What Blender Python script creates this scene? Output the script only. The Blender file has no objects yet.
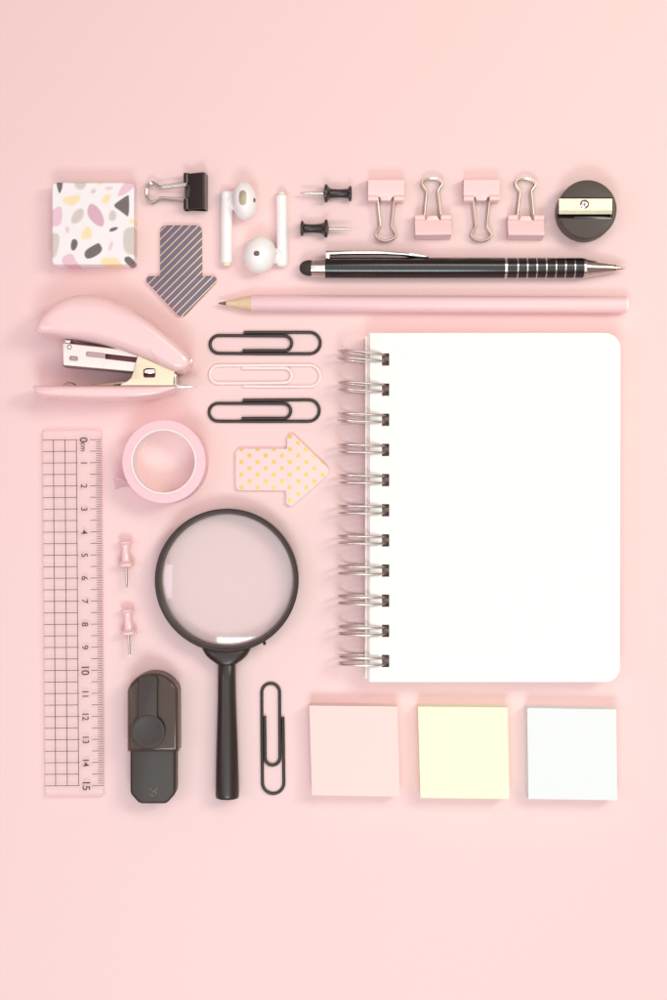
import bpy, bmesh, math, random
from mathutils import Vector, Matrix

random.seed(7)
SC = bpy.context.scene
COL = SC.collection
PI = math.pi
H = 650.0            # camera height above the table, mm
K = 0.433            # mm on the table per photo pixel
MM = 0.001

# ------------------------------------------------------------------ camera, world, lights, exposure
cam_d = bpy.data.cameras.new('camera')
cam = bpy.data.objects.new('camera', cam_d); COL.objects.link(cam)
cam.location = (0, 0, H * MM)
cam_d.sensor_fit = 'AUTO'; cam_d.sensor_width = 36.0
cam_d.lens = 36.0 * H / (1000 * K)
cam_d.clip_start = 0.01; cam_d.clip_end = 50
SC.camera = cam

world = bpy.data.worlds.new('World'); SC.world = world; world.use_nodes = True
bg = world.node_tree.nodes['Background']
bg.inputs[0].default_value = (1.0, 0.68, 0.68, 1); bg.inputs[1].default_value = 0.32

def lamp(name, loc, target, size, power, color, size_y=None):
    d = bpy.data.lights.new(name, 'AREA'); d.energy = power; d.color = color
    d.shape = 'RECTANGLE'; d.size = size; d.size_y = size_y or size
    o = bpy.data.objects.new(name, d); COL.objects.link(o); o.location = loc
    o.rotation_euler = (Vector(target) - Vector(loc)).to_track_quat('-Z', 'Y').to_euler()
    return o
lamp('softbox_right', (0.47, 0.24, 0.64), (0.17, 0.10, 0), 0.18, 2.15, (0.98, 0.95, 0.78), 0.30)
lamp('softbox_left', (-0.52, -0.08, 0.66), (-0.10, -0.10, 0), 0.18, 0.76, (0.96, 0.76, 0.98), 0.30)
lamp('softbox_back', (0.16, 0.40, 0.66), (0.08, 0.14, 0), 0.30, 0.80, (0.98, 0.98, 0.95), 0.18)
lamp('softbox_front', (0.0, -0.44, 0.66), (0.0, -0.20, 0), 0.30, 2.05, (0.78, 1.0, 1.0), 0.18)
lamp('ceiling_softbox', (0.0, -0.05, 1.40), (0.0, -0.05, 0), 1.4, 7.2, (0.95, 1.0, 0.99), 1.4)

SC.view_settings.view_transform = 'Standard'; SC.view_settings.look = 'None'
SC.view_settings.exposure = -0.11; SC.view_settings.gamma = 1.0
SC.render.engine = 'CYCLES'
SC.cycles.use_denoising = True
SC.cycles.max_bounces = 12; SC.cycles.transparent_max_bounces = 16
SC.cycles.caustics_reflective = False; SC.cycles.caustics_refractive = False

# ------------------------------------------------------------------ helpers
def P(px, py, z=0.0):
    """photo pixel seen at height z (mm) -> table coordinates in mm"""
    f = K * (1 - z / H)
    return Vector(((px - 333.5) * f, (500 - py) * f, z))

def srgb(r, g, b):
    f = lambda c: c / 12.92 if c <= 0.04045 else ((c + 0.055) / 1.055) ** 2.4
    return (f(r / 255), f(g / 255), f(b / 255), 1)

def mat(name, color, rough=0.5, metal=0.0, spec=0.5, coat=0.0, var=0.04, scale=300.0, bump=0.0, bscale=2500.0,
        trans=0.0, sss=0.0):
    m = bpy.data.materials.new(name); m.use_nodes = True
    nt = m.node_tree; b = nt.nodes['Principled BSDF']
    b.inputs['Base Color'].default_value = color
    b.inputs['Roughness'].default_value = rough; b.inputs['Metallic'].default_value = metal
    b.inputs['Specular IOR Level'].default_value = spec
    b.inputs['Coat Weight'].default_value = coat; b.inputs['Coat Roughness'].default_value = 0.12
    if sss:
        b.inputs['Subsurface Weight'].default_value = sss; b.inputs['Subsurface Scale'].default_value = 0.002
        b.inputs['Subsurface Radius'].default_value = (1, .8, .8)
    tc = nt.nodes.new('ShaderNodeTexCoord')
    if var:
        n = nt.nodes.new('ShaderNodeTexNoise'); n.inputs['Scale'].default_value = scale; n.inputs['Detail'].default_value = 4
        nt.links.new(tc.outputs['Object'], n.inputs['Vector'])
        hv = nt.nodes.new('ShaderNodeHueSaturation'); hv.inputs['Color'].default_value = color
        mr = nt.nodes.new('ShaderNodeMapRange'); mr.inputs[3].default_value = 1 - var * 2; mr.inputs[4].default_value = 1 + var * 2
        nt.links.new(n.outputs['Fac'], mr.inputs[0]); nt.links.new(mr.outputs[0], hv.inputs['Value'])
        nt.links.new(hv.outputs[0], b.inputs['Base Color'])
        mr2 = nt.nodes.new('ShaderNodeMapRange'); dr = min(.05, rough * .06); mr2.inputs[3].default_value = rough - dr; mr2.inputs[4].default_value = rough + dr
        nt.links.new(n.outputs['Fac'], mr2.inputs[0]); nt.links.new(mr2.outputs[0], b.inputs['Roughness'])
    if bump:
        n2 = nt.nodes.new('ShaderNodeTexNoise'); n2.inputs['Scale'].default_value = bscale; n2.inputs['Detail'].default_value = 3
        nt.links.new(tc.outputs['Object'], n2.inputs['Vector'])
        bp = nt.nodes.new('ShaderNodeBump'); bp.inputs['Strength'].default_value = bump; bp.inputs['Distance'].default_value = 0.0002
        nt.links.new(n2.outputs['Fac'], bp.inputs['Height']); nt.links.new(bp.outputs[0], b.inputs['Normal'])
    if trans:
        t = nt.nodes.new('ShaderNodeBsdfTransparent'); mx = nt.nodes.new('ShaderNodeMixShader')
        mx.inputs[0].default_value = trans
        out = nt.nodes['Material Output']
        nt.links.new(b.outputs[0], mx.inputs[1]); nt.links.new(t.outputs[0], mx.inputs[2])
        nt.links.new(mx.outputs[0], out.inputs[0])
        t.inputs[0].default_value = (1, 1, 1, 1); m['t'] = t.name
    return m

def math_node(nt, op, a, b=None, c=None):
    n = nt.nodes.new('ShaderNodeMath'); n.operation = op
    for i, v in enumerate((a, b, c)):
        if v is None: continue
        if isinstance(v, (int, float)): n.inputs[i].default_value = v
        else: nt.links.new(v, n.inputs[i])
    return n.outputs[0]

class MB:
    def __init__(s): s.v = []; s.f = []; s.m = []; s.mi = 0
    def add(s, vs, fs):
        o = len(s.v); s.v += [Vector(p) for p in vs]
        for f in fs: s.f.append([i + o for i in f]); s.m.append(s.mi)
        return s
    def rings(s, rs, cap=True, closed=False):
        """rs: list of equally long closed loops of points"""
        n = len(rs[0]); vs = [p for r in rs for p in r]; fs = []
        L = len(rs)
        for i in range(L if closed else L - 1):
            a = i * n; b = ((i + 1) % L) * n
            for j in range(n):
                k = (j + 1) % n
                fs.append([a + j, a + k, b + k, b + j])
        if cap and not closed:
            fs.append(list(range(n))[::-1]); fs.append([(L - 1) * n + j for j in range(n)])
        return s.add(vs, fs)
    def box(s, c, d, b=0.0):
        x, y = d[0] / 2, d[1] / 2
        out = rpoly([(c[0] - x, c[1] - y), (c[0] + x, c[1] - y), (c[0] + x, c[1] + y), (c[0] - x, c[1] + y)], max(b, 1e-4), 3 if b else 1)
        return s.prism(out, c[2] - d[2] / 2, c[2] + d[2] / 2, b * 0.7, 2)
    def prism(s, out, z0, z1, bevel=0.0, n=3, bottom=True):
        """closed outline (mm, any order) extruded z0..z1 with rounded top and bottom edges"""
        if area(out) < 0: out = out[::-1]
        rs = []
        if bevel > 0:
            if bottom:
                for i in range(n + 1):
                    a = PI / 2 * i / n
                    rs.append([(x, y, z0 + bevel * (1 - math.sin(a))) for x, y in inset(out, bevel * (1 - math.cos(a)))])
                rs = [[(x, y, z0 + bevel * (1 - math.sin(PI / 2 * i / n))) for x, y in inset(out, bevel * (1 - math.sin(PI / 2 * (n - i) / n)))] for i in range(n, -1, -1)]
                rs = [[(x, y, z0 + bevel * (1 - math.cos(PI / 2 * i / n))) for x, y in inset(out, bevel * (1 - math.sin(PI / 2 * i / n)))] for i in range(n + 1)]
            else:
                rs = [[(x, y, z0) for x, y in out]]
            for i in range(n + 1):
                a = PI / 2 * i / n
                rs.append([(x, y, z1 - bevel * (1 - math.sin(a))) for x, y in inset(out, bevel * (1 - math.cos(a)))])
        else:
            rs = [[(x, y, z0) for x, y in out], [(x, y, z1) for x, y in out]]
        return s.rings(rs)
    def lathe(s, prof, origin=(0, 0, 0), axis='Z', n=48, closed=False, cap=True):
        """prof: (r, h) pairs; axis through origin"""
        o = Vector(origin); rs = []
        for r, h in prof:
            ring = []
            for j in range(n):
                a = 2 * PI * j / n; c, d = r * math.cos(a), r * math.sin(a)
                ring.append(o + Vector({'Z': (c, d, h), 'X': (h, c, d), 'Y': (d, h, c)}[axis]))
            rs.append(ring)
        return s.rings(rs, cap, closed)
    def tube(s, path, r, n=12, closed=False, taper=None):
        pts = [Vector(p) for p in path]; L = len(pts); rs = []
        nrm = None
        for i, p in enumerate(pts):
            if closed: t = pts[(i + 1) % L] - pts[i - 1]
            else: t = pts[min(i + 1, L - 1)] - pts[max(i - 1, 0)]
            t.normalize()
            if nrm is None:
                nrm = t.orthogonal().normalized()
            nrm = (nrm - t * nrm.dot(t)).normalized()
            bn = t.cross(nrm); rr = r * (taper(i / (L - 1)) if taper else 1)
            rs.append([p + nrm * rr * math.cos(2 * PI * j / n) + bn * rr * math.sin(2 * PI * j / n) for j in range(n)])
        return s.rings(rs, True, closed)
    def ellipsoid(s, c, ax, n=32, m=20, rot=0):
        rs = []
        for i in range(m + 1):
            a = PI * (0.02 + 0.96 * i / m) - PI / 2
            ring = []
            for j in range(n):
                b = 2 * PI * j / n
                v = Vector((ax[0] * math.cos(a) * math.cos(b), ax[1] * math.cos(a) * math.sin(b), ax[2] * math.sin(a)))
                if rot: v.rotate(Matrix.Rotation(rot, 3, 'Z'))
                ring.append(v + Vector(c))
            rs.append(ring)
        return s.rings(rs)
    def build(s, name, mats, parent=None, loc=None, angle=35, flip=True):
        me = bpy.data.meshes.new(name)
        me.from_pydata([v * MM for v in s.v], [], s.f)
        for m in (mats if isinstance(mats, (list, tuple)) else [mats]): me.materials.append(m)
        for p, i in zip(me.polygons, s.m): p.material_index = i
        bm = bmesh.new(); bm.from_mesh(me)
        if flip: bmesh.ops.recalc_face_normals(bm, faces=bm.faces)
        for f in bm.faces: f.smooth = True
        bm.to_mesh(me); bm.free()
        me.set_sharp_from_angle(angle=math.radians(angle))
        o = bpy.data.objects.new(name, me); COL.objects.link(o)
        if parent: o.parent = parent
        if loc is not None: o.location = Vector(loc) * MM
        return o

def area(o): return sum(o[i - 1][0] * o[i][1] - o[i][0] * o[i - 1][1] for i in range(len(o))) / 2
def inset(out, d):
    if abs(d) < 1e-9: return list(out)
    r = []; n = len(out)
    for i in range(n):
        p0, p1, p2 = Vector(out[i - 1][:2]), Vector(out[i][:2]), Vector(out[(i + 1) % n][:2])
        a = (p1 - p0).normalized(); b = (p2 - p1).normalized()
        n1 = Vector((-a.y, a.x)); n2 = Vector((-b.y, b.x)); m = n1 + n2
        if m.length < 1e-6: m = n1
        m.normalize(); c = max(0.4, m.dot(n1))
        r.append(tuple(p1 + m * (d / c)))
    return r
def rpoly(pts, r, n=6):
    """polygon with rounded corners; r one radius or a list"""
    out = []; L = len(pts)
    if area(pts) < 0:
        pts = pts[::-1]
        if isinstance(r, (list, tuple)): r = list(r)[::-1]
    for i in range(L):
        rr = r[i] if isinstance(r, (list, tuple)) else r
        p = Vector(pts[i]); a = Vector(pts[i - 1]) - p; b = Vector(pts[(i + 1) % L]) - p
        la, lb = a.length, b.length; a.normalize(); b.normalize()
        ang = math.acos(max(-1, min(1, a.dot(b)))); t = rr / math.tan(ang / 2)
        lim = 0.49 * min(la, lb)
        if t > lim: rr *= lim / t; t = lim
        c = p + (a + b).normalized() * (rr / math.sin(ang / 2))
        s = p + a * t - c; e = p + b * t - c
        a0 = math.atan2(s.y, s.x); a1 = math.atan2(e.y, e.x); d = a1 - a0
        while d > PI: d -= 2 * PI
        while d < -PI: d += 2 * PI
        for k in range(n + 1):
            t_ = a0 + d * k / n; out.append((c.x + rr * math.cos(t_), c.y + rr * math.sin(t_)))
    return out
def crom(pts, n):
    """n points along a Catmull-Rom curve, even in arc length"""
    pts = [Vector(p) for p in pts]; raw = []
    for i in range(len(pts) - 1):
        p0 = pts[max(i - 1, 0)]; p1 = pts[i]; p2 = pts[i + 1]; p3 = pts[min(i + 2, len(pts) - 1)]
        for k in range(16):
            t = k / 16
            raw.append(0.5 * (2 * p1 + (p2 - p0) * t + (2 * p0 - 5 * p1 + 4 * p2 - p3) * t * t + (3 * p1 - p0 - 3 * p2 + p3) * t ** 3))
    raw.append(pts[-1])
    d = [0]
    for i in range(1, len(raw)): d.append(d[-1] + (raw[i] - raw[i - 1]).length)
    out = []; j = 0
    for k in range(n):
        s = d[-1] * k / (n - 1)
        while j < len(d) - 2 and d[j + 1] < s: j += 1
        t = (s - d[j]) / max(1e-9, d[j + 1] - d[j]); out.append(raw[j].lerp(raw[j + 1], t))
    return out
def arc(c, r, a0, a1, n=16):
    return [(c[0] + r * math.cos(math.radians(a0 + (a1 - a0) * i / n)), c[1] + r * math.sin(math.radians(a0 + (a1 - a0) * i / n))) for i in range(n + 1)]
def spow(x, e): return math.copysign(abs(x) ** e, x)
def circ(c, rx, ry=None, n=32): 
    ry = ry or rx
    return [(c[0] + rx * math.cos(2 * PI * i / n), c[1] + ry * math.sin(2 * PI * i / n)) for i in range(n)]

def thing(name, label, cat, at, group=None, rz=0):
    """Empty at the base of a thing; at in mm"""
    o = bpy.data.objects.new(name, None); COL.objects.link(o)
    o.empty_display_size = 0.01
    o.location = Vector(at) * MM; o.rotation_euler = (0, 0, rz)
    return tag(o, label, cat, group)
def tag(o, label, cat, group=None):
    o['label'] = label; o['category'] = cat
    if group: o['group'] = group
    return o
def dup(root, at, rz, label):
    r = root.copy(); COL.objects.link(r); r.location = Vector(at) * MM; r.rotation_euler = (0, 0, rz); r['label'] = label
    for ch in root.children:
        c = ch.copy(); COL.objects.link(c); c.parent = r
        for g in ch.children:
            d = g.copy(); COL.objects.link(d); d.parent = c
    return r
def bake(o):
    dg = bpy.context.evaluated_depsgraph_get(); dg.update()
    me = bpy.data.meshes.new_from_object(o.evaluated_get(dg)); me.name = o.name
    o.modifiers.clear(); o.data = me
def cut(o, cutter):
    """subtract a cutter mesh and delete it"""
    md = o.modifiers.new('cut', 'BOOLEAN'); md.operation = 'DIFFERENCE'; md.solver = 'EXACT'; md.object = cutter
    md.material_mode = 'TRANSFER'
    bake(o); bpy.data.objects.remove(cutter)
    o.data.set_sharp_from_angle(angle=math.radians(30))
def loc2(o, px, py, z=0):
    p = P(px, py, z); return (p.x - o.x, p.y - o.y)

# ------------------------------------------------------------------ materials
M_TABLE = mat('pink_paper', srgb(245, 214, 213), 0.62, spec=0.22, var=0.014, scale=900, bump=0.22, bscale=1500)
M_PINK = mat('pink_plastic', srgb(250, 212, 212), 0.22, spec=0.5, coat=0.45, var=0.01)
M_PINKMAT = mat('pink_lacquer', srgb(250, 213, 212), 0.3, var=0.012)
M_BLACK = mat('black_plastic', srgb(56, 46, 42), 0.45, var=0.05, bump=0.05)
M_BLACKG = mat('black_gloss', srgb(30, 25, 23), 0.18, var=0.03, coat=0.4)
M_BLACKW = mat('black_coated_wire', srgb(54, 44, 40), 0.38, var=0.05)
M_RUBBER = mat('black_rubber', srgb(60, 50, 47), 0.75, var=0.05, bump=0.1)
M_STEEL = mat('steel', srgb(215, 205, 196), 0.24, 1.0, var=0.04)
M_CHROME = mat('chrome', srgb(228, 222, 214), 0.13, 1.0, var=0.03)
M_GOLDW = mat('champagne_wire', srgb(230, 214, 197), 0.36, 1.0, var=0.04)
M_RING = mat('silver_wire', srgb(240, 230, 222), 0.3, 1.0, var=0.03)
M_BRASS = mat('brushed_brass', srgb(206, 194, 170), 0.40, 0.85, var=0.05, scale=500)
M_WHITE = mat('white_plastic', srgb(253, 251, 249), 0.3, var=0.01, coat=0.2)
M_CREAM = mat('cream_plastic', srgb(240, 226, 205), 0.4, var=0.02)
M_PAPER = mat('white_paper', srgb(251, 250, 247), 0.8, spec=0.2, var=0.008, bump=0.06, bscale=1800)
M_DARK = mat('dark_recess', srgb(38, 30, 28), 0.7, var=0.03)

# ------------------------------------------------------------------ table
t = MB(); t.add([(-700, -700, 0), (700, -700, 0), (700, 700, 0), (-700, 700, 0)], [[0, 1, 2, 3]])
tab = t.build('tabletop', M_TABLE); tab['kind'] = 'structure'

# ------------------------------------------------------------------ notebook
NZ = 12.0
o = P(495, 507); nb = thing('spiral_notebook', 'open white spiral notebook with blank page and silver wire rings', 'notebook', o)
def page_outline(left, dy, z, right=620.5):
    pts = [loc2(o, left, 333 + dy, z), loc2(o, right, 333 + dy, z), loc2(o, right - .6, 682 - dy, z), loc2(o, left - .4, 682 - dy, z)]
    return rpoly(pts, [0.3, 6.6, 6.2, 0.3] if area(pts) > 0 else [0.3, 6.6, 6.2, 0.3], 10)
blk = MB()
N = 18
outT = page_outline(370, 0, NZ); outB = page_outline(370, 0, NZ)
rings = []
ref = [Vector((x, y)) for x, y in outT]
for z0_, z1_, sh in ((0.3, 10.2, -1.9), (10.2, 11.1, -0.75), (11.1, NZ - .42, 0.0)):
    nn = 8; rs_ = []
    for i in range(nn + 1):
        jit = random.uniform(-.05, .05)
        rs_.append([(x + sh + jit, y * (.985 if sh < -1 else .9994), z0_ + (z1_ - z0_ - .012) * i / nn) for x, y in outT])
    blk.rings(rs_)
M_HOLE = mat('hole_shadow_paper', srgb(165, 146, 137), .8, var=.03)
M_PAGES = mat('page_edges', srgb(250, 238, 230), 0.85, spec=0.1, var=0.0)
def add_layers(m, freq, lo=0.9):
    nt = m.node_tree; b = nt.nodes['Principled BSDF']
    tc = nt.nodes.new('ShaderNodeTexCoord'); sp = nt.nodes.new('ShaderNodeSeparateXYZ'); nt.links.new(tc.outputs['Object'], sp.inputs[0])
    n = nt.nodes.new('ShaderNodeTexNoise'); n.noise_dimensions = '1D'; n.inputs['Scale'].default_value = freq
    nt.links.new(sp.outputs[2], n.inputs['W'])
    mr = nt.nodes.new('ShaderNodeMapRange'); mr.inputs[1].default_value = .3; mr.inputs[2].default_value = .7
    mr.inputs[3].default_value = lo; mr.inputs[4].default_value = 1.04
    nt.links.new(n.outputs[0], mr.inputs[0])
    hv = nt.nodes.new('ShaderNodeHueSaturation'); hv.inputs['Color'].default_value = b.inputs['Base Color'].default_value
    nt.links.new(mr.outputs[0], hv.inputs['Value']); nt.links.new(hv.outputs[0], b.inputs['Base Color'])
add_layers(M_PAGES, 5000)
pages = blk.build('page_block', M_PAGES, nb)
tp = MB(); tp.prism(page_outline(370, 0, NZ), NZ - 0.4, NZ, 0.0)
top = tp.build('top_page', M_PAPER, nb)
RY = [356.3 + 30.15 * i for i in range(11)]
HX = 385.6
hc1 = MB(); hc2 = MB()
for y in RY:
    c = loc2(o, HX, y + 3.2, NZ)
    hc1.box((c[0], c[1], 6), (3.1, 5.3, 40)); hc2.box((c[0] - .1, c[1], NZ), (3.3, 5.25, 5.4))
cut(top, hc1.build('cutter', M_PAPER, nb))
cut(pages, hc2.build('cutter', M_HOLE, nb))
a_ = 10.95; zc = 7.3; b_ = 6.75
cx = loc2(o, 363.5, 500, 7.3)[0]
ringm = None
for y in RY:
    cy = loc2(o, 362, y + 3.0, 9)[1]
    if ringm is None:
        r = MB()
        for s in (-1.55, 1.55):
            path = [(a_ * math.cos(2 * PI * k / 56), s + 0.35 * s * (1 if math.cos(2 * PI * k / 56) < .2 else 1 - 0.3 * (math.cos(2 * PI * k / 56) - .2)) - s * .35, b_ * math.sin(2 * PI * k / 56)) for k in range(56)]
            r.tube(path, 0.53, 10, True)
        r.tube([(a_ - .1, -1.6, .1), (a_ - .1, 1.6, .1)], 0.53, 10)
        ro = r.build('wire_ring', M_RING, nb, (cx, cy, zc)); ringm = ro
    else:
        ro = ringm.copy(); COL.objects.link(ro); ro.parent = nb; ro.location = Vector((cx, cy, zc)) * MM
    k = RY.index(y); deg = [-6, -4.4, -3, -1.6, -1.2, -.9, -1.1, -.6, -1.0, -.4, -.8][k]
    ro.rotation_euler = (0, 0, math.radians(deg)); ro.location.y = (cy - math.sin(math.radians(deg)) * a_) * MM

# ------------------------------------------------------------------ sticky note pads
def pad(label, quad, z, color):
    c = P(sum(q[0] for q in quad) / 4, sum(q[1] for q in quad) / 4, z); c.z = 0
    pts = [loc2(c, x, y, z) for x, y in quad]
    m = mat('sticky_paper', color, 0.8, spec=0.15, var=0.0, bump=0.10, bscale=1500); add_layers(m, 9000, .93)
    b = MB(); out = rpoly(pts, 0.25, 3); rs = []
    n = 16
    for i in range(n + 1):
        jx, jy = random.uniform(-.06, .06), random.uniform(-.06, .06)
        if i == n: jx = jy = 0
        rs.append([(x + jx, y + jy, z * i / n) for x, y in out])
    b.rings(rs)
    p = b.build('sticky_note_pad', m, None, c)
    return tag(p, label, 'sticky notes', 'square sticky note pads')
pad('square pad of pale pink sticky notes', [(309.4, 705.6), (397.3, 706.5), (399.8, 796.6), (312, 795.3)], 9, srgb(249, 224, 218))
pad('square pad of pale yellow sticky notes', [(417.9, 706.5), (507.7, 707.3), (509.4, 799), (420.4, 798)], 9.5, srgb(248, 247, 222))
pad('square pad of white sticky notes, right of the yellow pad', [(527.2, 707.9), (616.2, 709.4), (617.4, 800.2), (528.4, 799)], 9.5, srgb(240, 245, 245))

# ------------------------------------------------------------------ terrazzo eraser
EZ = 9.5
ec = P(93, 223.5, EZ); ec.z = 0
EW = 82.5 * K * (1 - EZ / H) / 2
chips = [  # colour, polygon in 667-px crop pixels of the block (origin 40,170; 6.0636 per px)
 ('k', [(100, 60), (138, 70), (140, 105), (122, 150), (110, 115)]), ('t', [(208, 70), (280, 70), (278, 105), (250, 123), (222, 112)]),
 ('y', [(340, 70), (385, 70), (372, 92), (352, 94)]), ('t', [(312, 128), (335, 118), (343, 132), (325, 147), (312, 142)]),
 ('r', [(394, 112), (425, 102), (446, 112), (425, 124), (402, 124)]), ('p', [(475, 150), (500, 100), (545, 60), (590, 75), (560, 115), (515, 150), (482, 162)]),
 ('y', [(138, 190), (165, 165), (250, 155), (240, 185), (205, 222), (165, 210)]), ('y', [(375, 190), (392, 158), (430, 153), (425, 185), (405, 207), (380, 202)]),
 ('k', [(448, 221), (480, 195), (534, 158), (538, 170), (540, 235), (534, 282), (526, 278), (490, 250)]), ('p', [(70, 260), (105, 232), (136, 230), (134, 325), (105, 342), (55, 338)]),
 ('t', [(192, 300), (215, 255), (250, 236), (268, 255), (258, 300), (225, 326), (200, 325)]), ('d', [(292, 270), (296, 230), (318, 208), (360, 240), (388, 300), (382, 342), (350, 338), (310, 305)]),
 ('t', [(420, 285), (425, 258), (445, 248), (463, 268), (460, 300), (440, 312), (424, 305)]), ('y', [(540, 315), (565, 300), (600, 310), (590, 330), (550, 328)]),
 ('r', [(157, 360), (165, 345), (178, 352), (181, 375), (170, 387), (158, 376)]), ('k', [(423, 366), (440, 352), (474, 350), (468, 364), (440, 377), (425, 376)]),
 ('y', [(252, 410), (268, 362), (292, 346), (312, 368), (316, 405), (295, 422), (265, 420)]), ('t', [(60, 400), (90, 388), (120, 400), (118, 450), (100, 525), (70, 535)]),
 ('t', [(508, 400), (520, 365), (570, 352), (610, 360), (610, 500), (560, 515), (510, 490)]), ('k', [(190, 470), (195, 432), (212, 422), (230, 435), (228, 465), (212, 490), (196, 488)]),
 ('k', [(275, 520), (280, 490), (345, 452), (360, 450), (380, 490), (340, 525), (292, 542)]), ('r', [(416, 485), (422, 460), (438, 430), (444, 455), (434, 485), (420, 490)]),
 ('p', [(140, 560), (142, 535), (180, 512), (205, 520), (218, 560), (262, 600), (200, 605), (150, 580)]), ('y', [(376, 560), (382, 536), (450, 535), (480, 548), (500, 600), (430, 600), (385, 575)]),
 ('k', [(512, 545), (525, 530), (550, 532), (586, 575), (585, 595), (560, 592), (525, 570)]),
]
CC = {'k': srgb(112, 103, 101), 't': srgb(216, 206, 198), 'y': srgb(248, 229, 184), 'p': srgb(236, 200, 214), 'd': srgb(222, 178, 196), 'r': srgb(236, 208, 212)}
BASEC = srgb(247, 243, 244)
def sdist(p, poly):
    x, y = p; ins = False; best = 1e9
    for i in range(len(poly)):
        x1, y1 = poly[i - 1]; x2, y2 = poly[i]
        if (y1 > y) != (y2 > y) and x < (x2 - x1) * (y - y1) / (y2 - y1) + x1: ins = not ins
        dx, dy = x2 - x1, y2 - y1; tt = max(0, min(1, ((x - x1) * dx + (y - y1) * dy) / (dx * dx + dy * dy + 1e-9)))
        d = (x - x1 - tt * dx) ** 2 + (y - y1 - tt * dy) ** 2
        if d < best: best = d
    return -math.sqrt(best) if ins else math.sqrt(best)
# smooth closed chip outlines (Chaikin)
def chaikin(p, n=2):
    for _ in range(n):
        q = []
        for i in range(len(p)):
            a, b = p[i], p[(i + 1) % len(p)]
            q += [(a[0] * .75 + b[0] * .25, a[1] * .75 + b[1] * .25), (a[0] * .25 + b[0] * .75, a[1] * .25 + b[1] * .75)]
        p = q
    return p
def grow(p, f_=1.09):
    mx_, my_ = sum(q[0] for q in p) / len(p), sum(q[1] for q in p) / len(p)
    return [(mx_ + (x - mx_) * f_, my_ + (y - my_) * f_) for x, y in p]
chips = [(k, chaikin(grow(p), 2)) for k, p in chips]
cbb = [(min(x for x, y in p) - 14, max(x for x, y in p) + 14, min(y for x, y in p) - 14, max(y for x, y in p) + 14) for k, p in chips]
er = MB(); G = 150; rr = 1.7
def squash(x, y):
    # square plan with rounded corners
    lim = EW - rr
    dx, dy = max(abs(x) - lim, 0), max(abs(y) - lim, 0)
    d = math.hypot(dx, dy)
    if d > rr and dx > 0 and dy > 0:
        x = math.copysign(lim + dx * rr / d, x); y = math.copysign(lim + dy * rr / d, y)
    return x, y
per = [(-EW + 2 * EW * i / G, -EW) for i in range(G)] + [(EW, -EW + 2 * EW * i / G) for i in range(G)] + \
      [(EW - 2 * EW * i / G, EW) for i in range(G)] + [(-EW, EW - 2 * EW * i / G) for i in range(G)]
per = [squash(*p) for p in per]
prs = []
for z, ins in [(0, .5), (.25, .1), (.7, 0), (2, 0), (4, 0), (6, 0), (8, 0), (EZ - .8, 0), (EZ - .4, .08), (EZ - .15, .25)]:
    prs.append([(x * (1 - ins / EW), y * (1 - ins / EW), z) for x, y in per])
er.rings(prs, cap=False)
f = 1 - .45 / EW
g = []
for j in range(G + 1):
    for i in range(G + 1):
        x, y = squash(-EW + 2 * EW * i / G, -EW + 2 * EW * j / G); g.append((x * f, y * f, EZ))
er.add(g, [[j * (G + 1) + i, j * (G + 1) + i + 1, (j + 1) * (G + 1) + i + 1, (j + 1) * (G + 1) + i] for j in range(G) for i in range(G)])
# join top edge to last ring
last = 9 * 4 * G; base = 10 * 4 * G
gi = [i for i in range(G)] + [i * (G + 1) + G for i in range(G)] + [G * (G + 1) + G - i for i in range(G)] + [(G - i) * (G + 1) for i in range(G)]
for k in range(4 * G):
    k2 = (k + 1) % (4 * G)
    er.f.append([last + k, last + k2, base + gi[k2], base + gi[k]]); er.m.append(0)
er.f.append(list(range(4 * G))[::-1]); er.m.append(0)
M_ER = mat('terrazzo_rubber', BASEC, 0.42, var=0.0, sss=0.15, coat=0.15)
eo = er.build('terrazzo_eraser', M_ER, None, ec, angle=60)
tag(eo, 'square white eraser with pink, yellow and grey terrazzo chips', 'eraser')
ca = eo.data.color_attributes.new('chips', 'FLOAT_COLOR', 'POINT')
for i, v in enumerate(eo.data.vertices):
    x, y = v.co.x / MM / EW, v.co.y / MM / EW
    u = (75 + (x + 1) / 2 * 497); w = (78 + (1 - y) / 2 * 500)
    col = Vector(BASEC[:3])
    for (k, p), bb in zip(chips, cbb):
        if not (bb[0] < u < bb[1] and bb[2] < w < bb[3]): continue
        d = sdist((u, w), p); soft = {'k': 4.5, 'd': 5, 'p': 5.5, 'r': 7, 't': 9, 'y': 10}[k]
        a = max(0, min(1, 0.5 - d / (2 * soft))); a = a * a * (3 - 2 * a)
        col = col.lerp(Vector(CC[k][:3]), a)
    ca.data[i].color = (*col, 1)
nt = M_ER.node_tree; an = nt.nodes.new('ShaderNodeAttribute'); an.attribute_name = 'chips'
nt.links.new(an.outputs['Color'], nt.nodes['Principled BSDF'].inputs['Base Color'])

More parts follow.
